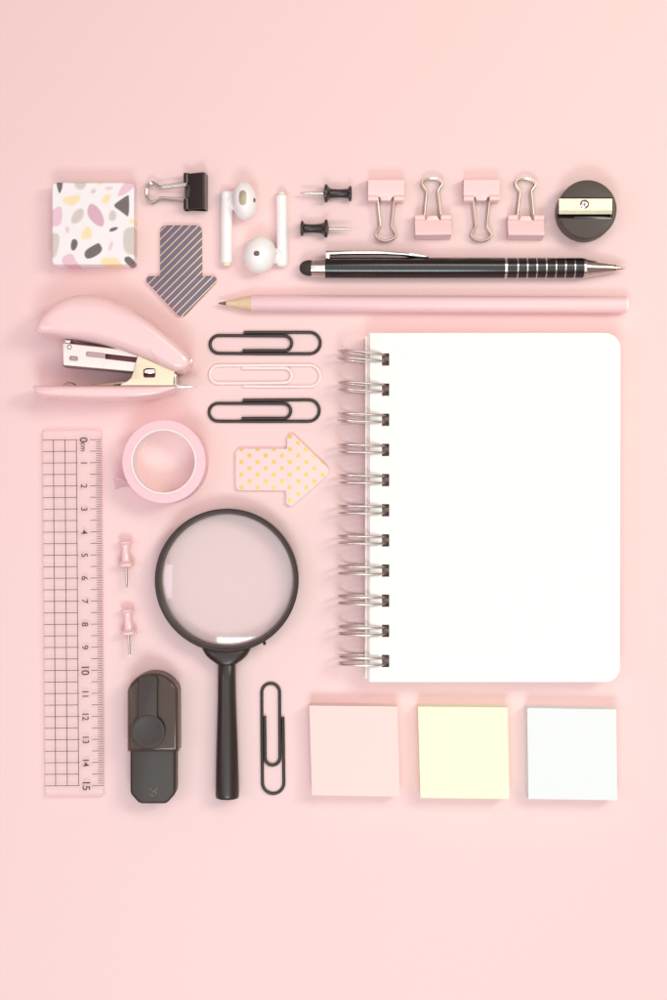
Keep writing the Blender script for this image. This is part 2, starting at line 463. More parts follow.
# ------------------------------------------------------------------ arrow markers
def arrow_mat(name, base, kind, rough=0.45):
    m = mat(name, base, rough, var=0.0, bump=0.03); nt = m.node_tree; b = nt.nodes['Principled BSDF']
    tc = nt.nodes.new('ShaderNodeTexCoord'); sp = nt.nodes.new('ShaderNodeSeparateXYZ'); nt.links.new(tc.outputs['Object'], sp.inputs[0])
    X, Y = sp.outputs[0], sp.outputs[1]
    if kind == 'stripe':
        d = math_node(nt, 'SUBTRACT', Y, math_node(nt, 'MULTIPLY', X, 1.0))      # stripes rise to the right
        q = math_node(nt, 'DIVIDE', math_node(nt, 'ADD', d, 0.5003), 0.00352)
        fr = math_node(nt, 'ABSOLUTE', math_node(nt, 'SUBTRACT', math_node(nt, 'FRACT', q), 0.5))
        mask = math_node(nt, 'LESS_THAN', fr, 0.075); gold = srgb(240, 218, 175)
    else:
        px, py = 16.2 * K * MM, 12.75 * K * MM
        def lattice(ox, oy):
            fx = math_node(nt, 'MULTIPLY', math_node(nt, 'SUBTRACT', math_node(nt, 'FRACT', math_node(nt, 'DIVIDE', math_node(nt, 'ADD', X, 1 * px * 50 + ox), px)), .5), px)
            fy = math_node(nt, 'MULTIPLY', math_node(nt, 'SUBTRACT', math_node(nt, 'FRACT', math_node(nt, 'DIVIDE', math_node(nt, 'ADD', Y, 1 * py * 50 + oy), py)), .5), py)
            dd = math_node(nt, 'SQRT', math_node(nt, 'ADD', math_node(nt, 'MULTIPLY', fx, fx), math_node(nt, 'MULTIPLY', fy, fy)))
            return math_node(nt, 'LESS_THAN', dd, 0.00098)
        q_ = K * MM; mask = math_node(nt, 'MAXIMUM', lattice(5.7 * q_, 4.73 * q_), lattice(5.7 * q_ + px / 2, 4.73 * q_ + py / 2)); gold = srgb(238, 205, 112)
    mx = nt.nodes.new('ShaderNodeMix'); mx.data_type = 'RGBA'
    nt.links.new(mask, mx.inputs[0]); mx.inputs[6].default_value = base; mx.inputs[7].default_value = gold
    nt.links.new(mx.outputs[2], b.inputs['Base Color'])
    nt.links.new(math_node(nt, 'MULTIPLY', mask, 0.35), b.inputs['Metallic'])
    return m
AZ = 2.0
def arrow(name, label, outline_px, radii_px, at, m, edge):
    c = P(*at, AZ); c.z = 0
    pts = [loc2(c, x, y, AZ) for x, y in outline_px]
    out = rpoly(pts, [r * K for r in radii_px], 8)
    b = MB(); b.prism(out, 0.0, AZ - .55, 0.0); b.mi = 1; b.prism(inset(out if area(out) > 0 else out[::-1], -.03), AZ - .54, AZ, 0.12, 2)
    return tag(b.build(name, [edge, m], None, c), label, 'arrow marker', 'arrow-shaped paper markers')
M_EDGE = mat('paper_edge', srgb(240, 215, 200), 0.8, var=0.02)
arrow('arrow_marker', 'dark grey-purple arrow marker with diagonal gold stripes, pointing down',
      [(160.2, 225.3), (202, 225.3), (202.2, 276), (222.3, 276), (181.6, 319), (141, 276), (160.2, 276)],
      [6, 6, 1, 5, 6, 5, 1], (181.6, 270), arrow_mat('striped_card', srgb(118, 107, 126), 'stripe'), M_EDGE)
arrow('arrow_marker', 'pale pink arrow marker with gold polka dots, pointing right',
      [(235.6, 448.6), (287, 448.8), (287.3, 429), (331.5, 471.2), (286, 511.5), (286, 490.4), (235.8, 490.2)],
      [5, 1, 5, 6.5, 5, 1, 5], (279.5, 470), arrow_mat('dotted_card', srgb(248, 219, 217), 'dot'), M_EDGE)

# ------------------------------------------------------------------ binder clips
def binder_clip(label, at, rz, body_m, wire_m, group):
    """local: spine at y=0, jaws at y=9.6, handles reach on to +y"""
    r = thing('binder_clip', label, 'binder clip', at, group, rz)
    W2 = 7.7; b = MB()
    def sheet(sec, x0, x1, th=0.36):
        # closed strip of the (y,z) polyline with thickness
        n = len(sec); L = []; R = []
        for i in range(n):
            a = Vector(sec[max(i - 1, 0)]); c = Vector(sec[min(i + 1, n - 1)]); d = (c - a).normalized(); nn = Vector((-d.y, d.x)) * th / 2
            p = Vector(sec[i]); L.append(p + nn); R.append(p - nn)
        loop = L + R[::-1]
        b.rings([[(x, p.x, p.y) for p in loop] for x in (x0, x1)])
    # lower plate, spine, upper plate with rounded bends
    sec = [(8.2, 1.9), (1.2, .55), (.6, .45), (.25, .55), (.1, .9)] + [(.1 + .9 * k / 4, .9 + 5.6 * k / 4) for k in range(1, 5)] + [(1.15, 6.95), (1.5, 7.15), (1.95, 7.1), (8.0, 4.4)]
    sheet(sec, -W2, W2)
    for s in (1, -1):
        zc_ = 4.95 if s > 0 else 1.35
        for x0 in (-W2, W2 - 4.25):
            pts = [(8.85 + 1.15 * math.cos(a), zc_ + s * 1.15 * math.sin(a)) for a in [PI * 1.35 - 2 * PI * k / 20 * .94 for k in range(21)]]
            sheet(pts, x0, x0 + 4.25, 0.3)
        # tongue between the tubes
        w0, w1 = 2.9, 1.9
        zt = 4.5 if s > 0 else 2.1
        q = [(-w0, 7.6), (w0, 7.6), (w1, 9.6), (-w1, 9.6)]
        b.prism(rpoly(q, .35, 3), zt - .3, zt + .25, .12, 2)
    b.build('body', body_m, r)
    for s in (1, -1):
        zc_ = 4.7 if s > 0 else 1.3
        half = [(6.3, 8.7), (3.9, 8.7), (3.55, 9.2), (3.4, 10.5), (2.85, 16), (2.45, 19.6), (2.6, 20.8), (4.15, 23.2), (4.3, 24.2), (3.4, 25.4), (1.6, 26.3), (0, 26.5)]
        h = [Vector((x, y, zc_ + (y - 8.7) * (-0.08 if s > 0 else -0.035))) for x, y in half]
        pts = crom(h, 60); pts = pts + [Vector((-p.x, p.y, p.z)) for p in pts[-2::-1]]
        w = MB(); w.tube(pts, 0.47, 10); w.build('handle', wire_m, r)
    return r
pc = binder_clip('pink binder clip with its silver loop below, nearest the black push pins', P(385.6, 180.5), PI, M_PINKMAT, M_GOLDW, 'pink binder clips')
dup(pc, P(432.3, 240), .012, 'pink binder clip with its loop above, between the two loop-down clips')
dup(pc, P(480.2, 180.5), PI + .01, 'pink binder clip with its silver loop below, third from the push pins')
dup(pc, P(524.2, 240.3), -.008, 'pink binder clip with its loop above, beside the pencil sharpener')
bc = binder_clip('black binder clip lying above the striped arrow, silver loop to the left', P(208, 193.7), PI / 2, mat('black_enamel', srgb(50, 42, 41), 0.22, var=.03), M_STEEL, None)

# ------------------------------------------------------------------ push pins
def push_pin(label, at, rz, m, group, sc=1.0, tilt=0):
    """local: axis along +x, cap at x=0, needle to +x"""
    r = thing('push_pin', label, 'push pin', at, group, rz)
    R1, R0 = 3.95 * sc, 3.35 * sc
    L = 12.2 * sc
    prof = [(0.05, 0), (2.2, 0), (2.95, .1), (R0 / sc, .45), (R0 / sc, .9), (3.0, 1.25), (2.25, 1.6), (1.95, 2.1), (1.8, 5), (2.0, 8.6), (2.3, 9.6), (3.2, 10.2), (3.8, 10.55), (3.95, 11.1), (3.9, 11.5), (3.4, 11.75), (1.4, 12.2), (.6, 12.3)]
    def skew(b):
        for v in b.v: v.z += R0 + (R1 - R0) * (v.x / L)
        return b
    g_ = MB(); g_.lathe([(a * sc, h * sc) for a, h in prof], axis='X', n=40); skew(g_).build('grip', m, r, angle=40)
    n = MB(); n.lathe([(.52, 11.9 * sc), (.52, 19.6 * sc), (.42, 20.8 * sc), (.05, 22.4 * sc)], axis='X', n=12); skew(n).build('needle', M_STEEL, r)
    return r
pb = push_pin('black push pin pointing left, above the other black pin', P(351.8, 193.6, 3.5), PI, mat('black_pin_plastic', srgb(54, 47, 45), .28, var=.03), 'black push pins')
pb.location.z = 0
a = P(300.4, 228.4, 3.5); a.z = 0
dup(pb, a, -.015, 'black push pin pointing right, just above the stylus pen')
pp = push_pin('pink push pin pointing down, closer to the roll of tape', P(125.2, 541, 3.3), -PI / 2 + .04, M_PINK, 'pink push pins', .93)
pp.location.z = 0
a = P(127.4, 609, 3.3); a.z = 0
dup(pp, a, -PI / 2 + .055, 'pink push pin pointing down, just above the black cap-covered tape dispenser')

# ------------------------------------------------------------------ paper clips
def clip_path():
    c0 = (264.5, 343.7)
    seq = [(243.5, 332.7), (275, 332.6), (309, 332.6)] + [(309.3 + 10.6 * math.sin(a), 343.3 - 10.7 * math.cos(a)) for a in [PI * k / 14 for k in range(1, 14)]] + \
          [(309, 354.0), (262, 354.0), (219, 353.6)] + [(218.8 - 9.0 * math.sin(a), 344.7 + 8.9 * math.cos(a)) for a in [PI * k / 14 for k in range(1, 14)]] + \
          [(219, 335.8), (250, 336.0), (283, 336.2)] + [(283.8 + 7.6 * math.sin(a), 343.7 - 7.5 * math.cos(a)) for a in [PI * k / 12 for k in range(1, 12)]] + \
          [(283, 351.0), (262, 350.9), (242.3, 351.0)]
    n = len(seq)
    out = []
    for i, (x, y) in enumerate(seq):
        tt = i / (n - 1)
        z = .74 + 0.35 * max(0, min(1, (tt - .62) / .1))
        out.append(Vector(((x - c0[0]) * K, (c0[1] - y) * K, z)))
    return out
def resample(pts, step=.6):
    out = [pts[0]]
    for i in range(1, len(pts)):
        d = (pts[i] - pts[i - 1]).length; n = max(1, int(d / step))
        n = min(n, 12)
        for k in range(1, n + 1): out.append(pts[i - 1].lerp(pts[i], k / n))
    return out
pth = clip_path()
b = MB(); b.tube(resample(pth), 0.70, 12)
p1 = b.build('paper_clip', M_BLACKW, None, P(264.9, 343.6))
tag(p1, 'black paper clip lying level, just below the pink pencil', 'paper clip', 'black paper clips')
c = p1.copy(); COL.objects.link(c); c.location = P(263.9, 411.2) * MM; c['label'] = 'black paper clip lying level, between the pink clip and the dotted arrow'
c.rotation_euler = (0, 0, .004)
c = p1.copy(); COL.objects.link(c); c.location = P(272.3, 737.8) * MM; c.rotation_euler = (0, 0, -PI / 2 + .012)
c['label'] = 'black paper clip standing upright in the photo, beside the magnifier handle'
b = MB(); b.tube(resample([Vector((p.x, -p.y, p.z)) for p in pth]), 0.66, 12)
tag(b.build('paper_clip', mat('pink_coated_wire', srgb(254, 236, 232), .35, var=.01), None, P(264.8, 375.6)), 'pink paper clip between two black paper clips', 'paper clip')

# ------------------------------------------------------------------ pencil sharpener
SZ = 10.5
o = P(587.6, 209.2, SZ); o.z = 0
ps = thing('pencil_sharpener', 'round black pencil sharpener with a brass-coloured blade', 'pencil sharpener', o)
R = 29.3 * K * (1 - SZ / H)
b = MB(); b.lathe([(R - .6, 0), (R - .1, .3), (R, .8), (R, SZ - .5), (R - .15, SZ - .15), (R - .5, SZ)], n=96)
M_SHARP = mat('black_moulded_plastic', srgb(75, 64, 57), .46, var=.04, bump=.12, bscale=3000)
sb = b.build('body', M_SHARP, ps)
c1 = MB(); x0, y0 = loc2(o, 553, 219, SZ); x1, y1 = loc2(o, 612.6, 197.5, SZ)
c1.box(((x0 + x1) / 2, (y0 + y1) / 2, SZ), (x1 - x0, y1 - y0 , 1.6))
x0, y0 = loc2(o, 556, 218, SZ); x1, y1 = loc2(o, 611, 212.8, SZ)
cut(sb, c1.build('cutter', M_SHARP, ps))
c2 = MB(); c2.box(((x0 + x1) / 2, (y0 + y1) / 2 , SZ), (x1 - x0, y1 - y0, 9)); cut(sb, c2.build('cutter', M_DARK, ps))
# filler beside the groove: sloped lip
x0, y0 = loc2(o, 574, 218.9, SZ); x1, y1 = loc2(o, 612, 216.6, SZ)
b = MB(); b.box(((x0 + x1) / 2, (y0 + y1) / 2, SZ - .75), (x1 - x0, y1 - y0, 1.3), .05); b.build('groove_lip', M_BLACKG, ps)
x0, y0 = loc2(o, 559.1, 213.9, SZ + .3); x1, y1 = loc2(o, 612.2, 198.7, SZ + .3)
yb = y0 + 1.55
b = MB()
b.add([(x0, yb, SZ + .3), (x1, yb, SZ + .3), (x1, y1, SZ + .3), (x0, y1, SZ + .3), (x0, yb, SZ - .8), (x1, yb, SZ - .8), (x1, y1, SZ - .8), (x0, y1, SZ - .8), (x0, y0, SZ - .25), (x1, y0, SZ - .25)],
      [[0, 1, 2, 3], [0, 8, 9, 1], [8, 4, 5, 9], [4, 7, 6, 5], [2, 6, 7, 3], [0, 3, 7, 4, 8], [1, 9, 5, 6, 2]])
bl = b.build('blade', M_BRASS, ps, angle=10)
sx, sy = loc2(o, 584.6, 204.1, SZ + .6)
b = MB(); b.lathe([(1.95, SZ + .3), (1.95, SZ + .55), (1.6, SZ + .8), (.9, SZ + .95), (.1, SZ + 1), (.1, SZ + .2), (1.95, SZ + .2)], (sx, sy, 0), n=28, closed=False)
sc_ = b.build('screw', M_CHROME, ps)
for dx_, dy_ in ((1.9, .42), (.42, 1.9)):
    cr = MB(); cr.box((sx, sy, SZ + 1.0), (dx_, dy_, .7)); cut(sc_, cr.build('cutter', M_DARK, ps))

# ------------------------------------------------------------------ stylus pen
o = P(462, 268, 4.5); o.z = 0; AX = 4.5
pen = thing('stylus_pen', 'glossy black ballpoint pen with silver rings and rubber stylus end', 'pen', o)
lx = lambda px: loc2(o, px, 268, AX)[0]
def penpart(name, prof, m, n=40, parent=pen):
    b = MB(); b.lathe([(r_ * K, lx(x)) for r_, x in prof], (0, 0, AX), 'X', n); return b.build(name, m, parent)
penpart('stylus_tip', [(.3, 299.4), (2.6, 299.9), (4.6, 301.1), (6.2, 303), (7.4, 305.8), (7.8, 308.5), (7.8, 311.3)], M_RUBBER)
penpart('collar', [(7.9, 311), (8.5, 311.3), (8.5, 313), (8.2, 313.4), (8.2, 314.4), (8.6, 314.8), (8.8, 325.2)], M_CHROME)
penpart('barrel', [(9.6, 325), (10.2, 325.5), (10.35, 350), (10.35, 440), (10.25, 504.2)], M_BLACKG)
for i, x in enumerate([505.4] + [517 + 9.48 * k for k in range(7)]):
    w = 1.25 if i == 0 else .62
    penpart('grip_ring', [(9.6, x - w), (10.35, x - w), (10.35, x + w), (9.6, x + w)], M_CHROME)
penpart('grip', [(9.6, 504), (10.1, 504.4), (10.1, 582.6), (9.6, 583)], M_BLACKG)
penpart('tip_cone', [(9, 582.8), (9.7, 583), (9.8, 585.4), (9.2, 585.8), (8.9, 587), (7.2, 597), (4.9, 610), (3.9, 616), (3.2, 616.6)], M_CHROME)
penpart('point', [(2.9, 616.4), (2.6, 618), (1.5, 622), (.7, 625.2), (.2, 625.6)], M_STEEL)
cl = MB()
stn = [(326, 253.6, 2.3), (328, 253.4, 2.5), (350, 252.8, 2.4), (380, 252.9, 2.2), (402, 254, 1.9), (409, 255, 2.3), (416, 256.2, 2.0), (424, 257, 1.4), (428.6, 257.2, .5)]
rs = []
for x, y, hw in stn:
    p = loc2(o, x, y, 5.0); hz = 2.0 * (1.25 if 405 < x < 420 else 1)
    rs.append([(p[0], p[1] + hw * K * spow(math.cos(q), .7), 5.0 + hz * spow(math.sin(q), .7)) for q in [2 * PI * k / 20 for k in range(20)]])
cl.rings(rs)
pA = loc2(o, 327.3, 256.5, 5.0); cl.box((pA[0], pA[1], 5.0), (1.6, 3.2, 3.4), .3)
cl.build('clip', M_CHROME, pen)

# ------------------------------------------------------------------ pencil
AX = 3.65
o = P(424, 304, AX); o.z = 0
pn = thing('pencil', 'long pale pink round pencil with sharpened tip and white end', 'pencil', o, None, -.0032)
lx = lambda px: loc2(o, px, 304, AX)[0]
def rod(name, prof, m, parent):
    b = MB(); b.lathe([(r_ * K, lx(x)) for r_, x in prof], (0, 0, AX), 'X', 40); return b.build(name, m, parent)
M_WOOD = mat('pencil_wood', srgb(232, 205, 168), .7, var=.13, scale=900)
nt = M_WOOD.node_tree; nz_ = [n for n in nt.nodes if n.type == 'TEX_NOISE'][0]; mp = nt.nodes.new('ShaderNodeMapping'); mp.inputs['Scale'].default_value = (.12, 1, 1)
nt.links.new([n for n in nt.nodes if n.type == 'TEX_COORD'][0].outputs['Object'], mp.inputs[0]); nt.links.new(mp.outputs[0], nz_.inputs['Vector']); nz_.inputs['Scale'].default_value = 1600
rod('lead', [(.15, 218), (.7, 219), (2.2, 226.6)], mat('graphite', srgb(120, 110, 106), .45, .2, var=.05), pn)
# wood cone with the scalloped paint edge left by the sharpener
rod('wood_cone', [(2.25, 226.2), (8.25, 251.9)], M_WOOD, pn)
rod('painted_shaft', [(8.3, 251.4), (8.42, 251.6), (8.42, 625.4)], mat('pencil_paint', srgb(250, 213, 215), .38, var=.008), pn)
rod('end_cap', [(8.3, 625.3), (8.2, 625.9), (6.8, 627.6), (4, 628.9), (.3, 629.4)], M_WHITE, pn)

# ------------------------------------------------------------------ earbuds
def earbud(label, at):
    r = thing('wireless_earbud', label, 'earbud', at, 'white wireless earbuds'); return r
def finish_bud(b, r, vox=.22):
    o_ = b.build('body', M_WHITE, r)
    md = o_.modifiers.new('r', 'REMESH'); md.mode = 'VOXEL'; md.voxel_size = vox * MM
    sm = o_.modifiers.new('s', 'SMOOTH'); sm.iterations = 6; sm.factor = .5
    bake(o_)
    for p in o_.data.polygons: p.use_smooth = True
    o_.data.materials.clear(); o_.data.materials.append(M_WHITE)
    o_.data.set_sharp_from_angle(angle=PI)
    return o_
o = P(238, 225); e1 = earbud('white wireless earbud with grey speaker mesh facing up, stem to its left', o)
b = MB(); sz = 2.65
x_, yt = loc2(o, 226.4, 191, sz); _, yb = loc2(o, 226.4, 263.3, sz)
b.lathe([(.5, yb), (2.3, yb), (2.6, yb + .3), (2.62, yt - 1.2), (2.3, yt - .4), (1.2, yt), (.2, yt + .05)], (x_, 0, sz), 'Y', 32)
cx_, cy_ = loc2(o, 244.6, 201, 6.6)
b.ellipsoid((cx_, cy_, 6.6), (5.5, 8.2, 6.6), 40, 28, math.radians(6))
nx, ny = loc2(o, 233, 200, 4)
b.ellipsoid((nx + .6, ny, 3.3), (4.6, 4.3, 2.3), 28, 16)
finish_bud(b, e1)
gx, gy = loc2(o, 242.8, 197.7, 12.9)
def mesh_cloth(name):
    m = mat(name, srgb(176, 166, 142), .5, .5, var=.0); nt = m.node_tree
    v = nt.nodes.new('ShaderNodeTexVoronoi'); v.inputs['Scale'].default_value = 2600
    tc = nt.nodes.new('ShaderNodeTexCoord'); nt.links.new(tc.outputs['Object'], v.inputs['Vector'])
    rp = nt.nodes.new('ShaderNodeMapRange'); rp.inputs[2].default_value = .5; rp.inputs[3].default_value = .6; rp.inputs[4].default_value = 1.1
    nt.links.new(v.outputs['Distance'], rp.inputs[0])
    hv = nt.nodes.new('ShaderNodeHueSaturation'); hv.inputs['Color'].default_value = srgb(184, 174, 150)
    nt.links.new(rp.outputs[0], hv.inputs['Value']); nt.links.new(hv.outputs[0], nt.nodes['Principled BSDF'].inputs['Base Color'])
    return m
def surf_patch(b, c, ax, px, py, rx, ry, lift, zc_, rot=0, exp=2.6):
    """patch lying on the upper surface of an ellipsoid"""
    rs = []
    for k in range(1, 7):
        f_ = k / 6; ring = []
        for q in range(28):
            a = 2 * PI * q / 28
            x = px + rx * f_ * spow(math.cos(a), 2 / exp); y = py + ry * f_ * spow(math.sin(a), 2 / exp)
            d = Vector((x - c[0], y - c[1])); d.rotate(Matrix.Rotation(-rot, 2))
            v = 1 - (d.x / ax[0]) ** 2 - (d.y / ax[1]) ** 2
            ring.append((x, y, zc_ + ax[2] * math.sqrt(max(v, .02)) + lift))
        rs.append(ring)
    low = [(p[0], p[1], p[2] - .5) for p in rs[-1]]
    b.rings(rs + [low])
gr = MB(); surf_patch(gr, (cx_, cy_), (5.5, 8.2, 6.6), gx, gy, 1.65, 3.15, .06, 6.6, math.radians(6)); gr.build('speaker_mesh', mesh_cloth('speaker_mesh_weave'), e1)
gr = MB(); vx, vy = loc2(o, 254.6, 200.9, 9); surf_patch(gr, (cx_, cy_), (5.5, 8.2, 6.6), vx, vy, .42, .95, .05, 6.6, math.radians(6)); gr.build('vent', mat('vent_grey', srgb(110, 98, 92), .6), e1)
b = MB(); b.lathe([(1.9, yb - 1.25), (1.95, yb - 1.1), (2.0, yb + .4)], (x_, 0, sz), 'Y', 28); b.build('stem_tip', M_CREAM, e1)

o = P(266, 240); e2 = earbud('white wireless earbud with small dark vent facing up, stem to its right', o)
b = MB()
x_, yt = loc2(o, 281.6, 195.4, sz); x2, yb = loc2(o, 282.6, 267.3, sz)
rs = []
for r_, u in [(1.9, 0), (2.3, .003), (2.45, .01), (2.5, .03), (2.55, .95), (2.45, .975), (1.6, .995), (.3, 1)]:
    rs.append([(x_ + (x2 - x_) * u + r_ * math.sin(2 * PI * j / 32), yt + (yb - yt) * u, sz + r_ * math.cos(2 * PI * j / 32)) for j in range(32)])
b.rings(rs)
c2x, c2y = loc2(o, 259.8, 254.8, 6.4)
b.ellipsoid((c2x, c2y, 6.4), (7.0, 8.1, 6.4), 40, 28, math.radians(-12))
b.ellipsoid((c2x - 1.2, c2y - .6, 5.6), (6.1, 6.6, 5.6), 40, 28)
nx, ny = loc2(o, 276, 256, 4); b.ellipsoid((nx, ny, 3.6), (3.6, 3.4, 2.7), 28, 16)
finish_bud(b, e2)
gr = MB(); vx, vy = loc2(o, 256.6, 253.4, 12.6); surf_patch(gr, (c2x, c2y), (7.0, 8.1, 6.4), vx, vy, 1.25, 1.1, .05, 6.4, math.radians(-12), 2.4); gr.build('vent', mat('vent_brown', srgb(112, 98, 88), .6, var=.2, scale=2500), e2)
b = MB(); b.lathe([(1.5, yt + 1.35), (1.75, yt + 1.2), (1.8, yt - .4)], (x_, 0, sz), 'Y', 28); b.build('stem_tip', M_CREAM, e2)
gr = MB(); vx, vy = loc2(o, 276.8, 253.6, 6.2); gr.ellipsoid((vx, vy, 6.15), (.28, .28, .22), 12, 8); gr.build('sensor_dot', mat('sensor', srgb(150, 135, 125), .5), e2)

# ------------------------------------------------------------------ stapler
ZC = 10.5
o = P(112, 390); st = thing('stapler', 'pink mini stapler lying on its side, jaws open, silver magazine', 'stapler', o)
def loft2(b, U, L, hzf, zc_, e, nj=48, zadd=None):
    rs = []; n = len(U)
    for i in range(n):
        u = Vector(loc2(o, *U[i], ZC)); l = Vector(loc2(o, *L[i], ZC)); m_ = (u + l) / 2; h = (u - l) / 2
        hz = hzf(i / (n - 1)); ring = []
        for j in range(nj):
            a = 2 * PI * j / nj
            p = m_ + h * spow(math.cos(a), 2 / e); z = zc_ + hz * spow(math.sin(a), 2 / e)
            if zadd and math.sin(a) > 0: z += zadd(p.x, p.y) * min(1, math.sin(a) * 1.6)
            ring.append((p.x, p.y, z))
        rs.append(ring)
    b.rings(rs)
U = crom([(38.7, 333.5), (39.6, 327), (44.5, 317.5), (53, 307.8), (64, 300.6), (75, 296.9), (85, 295.7), (97, 296.5), (110, 299.5), (125, 305.8), (140, 313.6), (155, 324), (170, 336.4), (180, 345.8), (187.5, 354), (190.6, 359.5), (191.4, 363.5)], 110)
L = crom([(38.7, 334.2), (41, 335.6), (47, 336.8), (65, 339.6), (83, 342), (101, 345.4), (118, 350.4), (135, 356.6), (152, 363), (165, 369), (173, 372.4), (178, 373.6), (184, 373.2), (188.6, 370.4), (190.8, 367), (191.4, 364)], 110)
RC = [(60, 300), (74, 303), (80, 309.5), (90, 315.5), (105, 320.5), (120, 326), (135, 334.5), (147, 346), (155, 357), (158, 366)]
RCl = [loc2(o, x, y, 20) for x, y in RC]
def ridge(x, y):
    if not (RCl[0][0] < x < RCl[-1][0]): return 0
    for i in range(len(RCl) - 1):
        if RCl[i][0] <= x <= RCl[i + 1][0]:
            t_ = (x - RCl[i][0]) / (RCl[i + 1][0] - RCl[i][0]); yc = RCl[i][1] + t_ * (RCl[i + 1][1] - RCl[i][1])
            s_ = max(0, min(1, (y - yc) / 1.5 + .5)); fade = min(1, (x - RCl[0][0]) / 6, (RCl[-1][0] - x) / 1.5 + .2)
            return -0.25 * (1 - s_ * s_ * (3 - 2 * s_)) * fade
    return 0
b = MB(); loft2(b, U, L, lambda t_: 10.2 * (1 - .32 * abs(2 * t_ - 1) ** 8), ZC, 3.6, 96, ridge)
b.build('cover', M_PINK, st, angle=60)
U = crom([(35.4, 387.2), (36.2, 386.2), (39, 385.8), (60, 385.6), (100, 385.6), (140, 385.8), (165, 386), (176, 386.4), (178.4, 387.2)], 70)
L = crom([(35.4, 387.4), (36, 391.5), (38.8, 395.6), (45, 398), (60, 399.6), (90, 401), (115, 401.2), (140, 400.2), (158, 397.5), (169, 393.8), (176, 390), (178.4, 387.6)], 70)
b = MB(); loft2(b, U, L, lambda t_: 9.3 * (1 - .3 * abs(2 * t_ - 1) ** 6), 9.3, 3.4, 56)
b.build('base', M_PINK, st, angle=60)
MZ = 15.5
def poly(pts, z=MZ): return [loc2(o, x, y, z) for x, y in pts]
M_INNER = mat('magazine_inside', srgb(150, 92, 92), .5, var=.05)
M_SILV = mat('silver_sheet', srgb(236, 228, 222), .34, .6, var=.03)
M_CREAMM = mat('cream_zinc_sheet', srgb(240, 226, 198), .42, .55, var=.03)
b = MB(); b.prism(rpoly(poly([(62.4, 343.2), (64.8, 343.0), (140, 351.2), (152, 362), (140, 372), (63.2, 365.2)]), .5, 4), 5, MZ, .35, 3)
mg = b.build('magazine', M_SILV, st)
mc = MB()
def slot(pts, r, depth):
    mc.prism(rpoly(poly(pts), r, 6), MZ - depth, MZ + 1)
slot([(105, 353.6), (140, 357.6), (139.4, 363), (105, 359)], .3, 3.5)
cut(mg, mc.build('cutter', M_INNER, st)); mc = MB()
M_SLOTG = mat('slot_grey', srgb(190, 165, 164), .4, .6, var=.03)
slot([(86, 351.2), (106, 353.4), (105.6, 358.6), (85.6, 356.4)], 1.0, .8)
mc.prism(circ(loc2(o, 69.4, 347, MZ), 1.05, 1.05, 24), MZ - 1, MZ + 1)
slot([(69.4, 355.6), (78.2, 356.4), (78, 361.2), (69.2, 360.4)], .9, 1.2)
cut(mg, mc.build('cutter', M_SLOTG, st))
b = MB(); b.lathe([(1.0, MZ - 1.1), (1.0, MZ - .3), (.7, MZ + .05), (.1, MZ + .12)], (*loc2(o, 69.4, 347, MZ), 0), n=20); b.build('rivet', M_CHROME, st)
# dark edge of the staple row under the magazine and driver above it
b = MB(); b.prism(rpoly(poly([(62.9, 364.6), (140, 371.4), (140, 373), (62.9, 366.4)], 13.5), .2, 2), 6.5, 13.8); b.build('magazine_rail', mat('dark_steel', srgb(120, 100, 96), .35, .8), st)
b = MB(); b.prism(rpoly(poly([(64, 339.2), (71, 340.2), (70.5, 343.6), (64.4, 343)], 14), .3, 3), 7, 14.4, .3); b.build('driver', M_CHROME, st)
b = MB(); b.prism(rpoly(poly([(72, 341.8), (100, 347), (135, 352.5), (135, 354.5), (100, 350), (72, 344.3)], 11), .3, 3), 7, 11); b.build('pusher_spring', M_INNER, st)
# rear bracket
bz = 17.0
br = MB(); br.prism(rpoly(poly([(137.7, 355.4), (174.2, 371), (173.4, 385.4), (120, 385.4), (121.5, 382.9), (127, 381.2), (131, 377.6), (133.6, 371), (135.4, 363)], bz), .25, 3), 4.5, bz, .3, 3)
bo = br.build('bracket', M_CREAMM, st)
cc = MB(); cc.prism(rpoly([loc2(o, x, y, bz) for x, y in [(143, 369.4), (147, 368), (155.6, 368.4), (155.4, 377.6), (143.4, 377.6)]], .9, 6), bz - 4, bz + 1)
cut(bo, cc.build('cutter', M_INNER, st))
b = MB(); b.prism(rpoly([loc2(o, x, y, 15.5) for x, y in [(143, 369), (155.6, 368.4), (155.4, 373), (149, 374.2), (143, 373)]], .4, 4), 13, 15.6, .3); b.build('pivot', M_CHROME, st)
b = MB(); b.prism(rpoly([loc2(o, x, y, 15) for x, y in [(172.8, 373), (176.2, 374), (176, 385.6), (172.6, 385.6)]], .3, 3), 5, 15.2, .3); b.build('hinge_plate', M_CHROME, st)
b = MB(); b.prism(rpoly([loc2(o, x, y, 14) for x, y in [(173.6, 376.5), (175, 377), (174.9, 384), (173.6, 384)]], .1, 3), 14.8, 15.6, .1); b.build('hinge_slot', M_DARK, st)
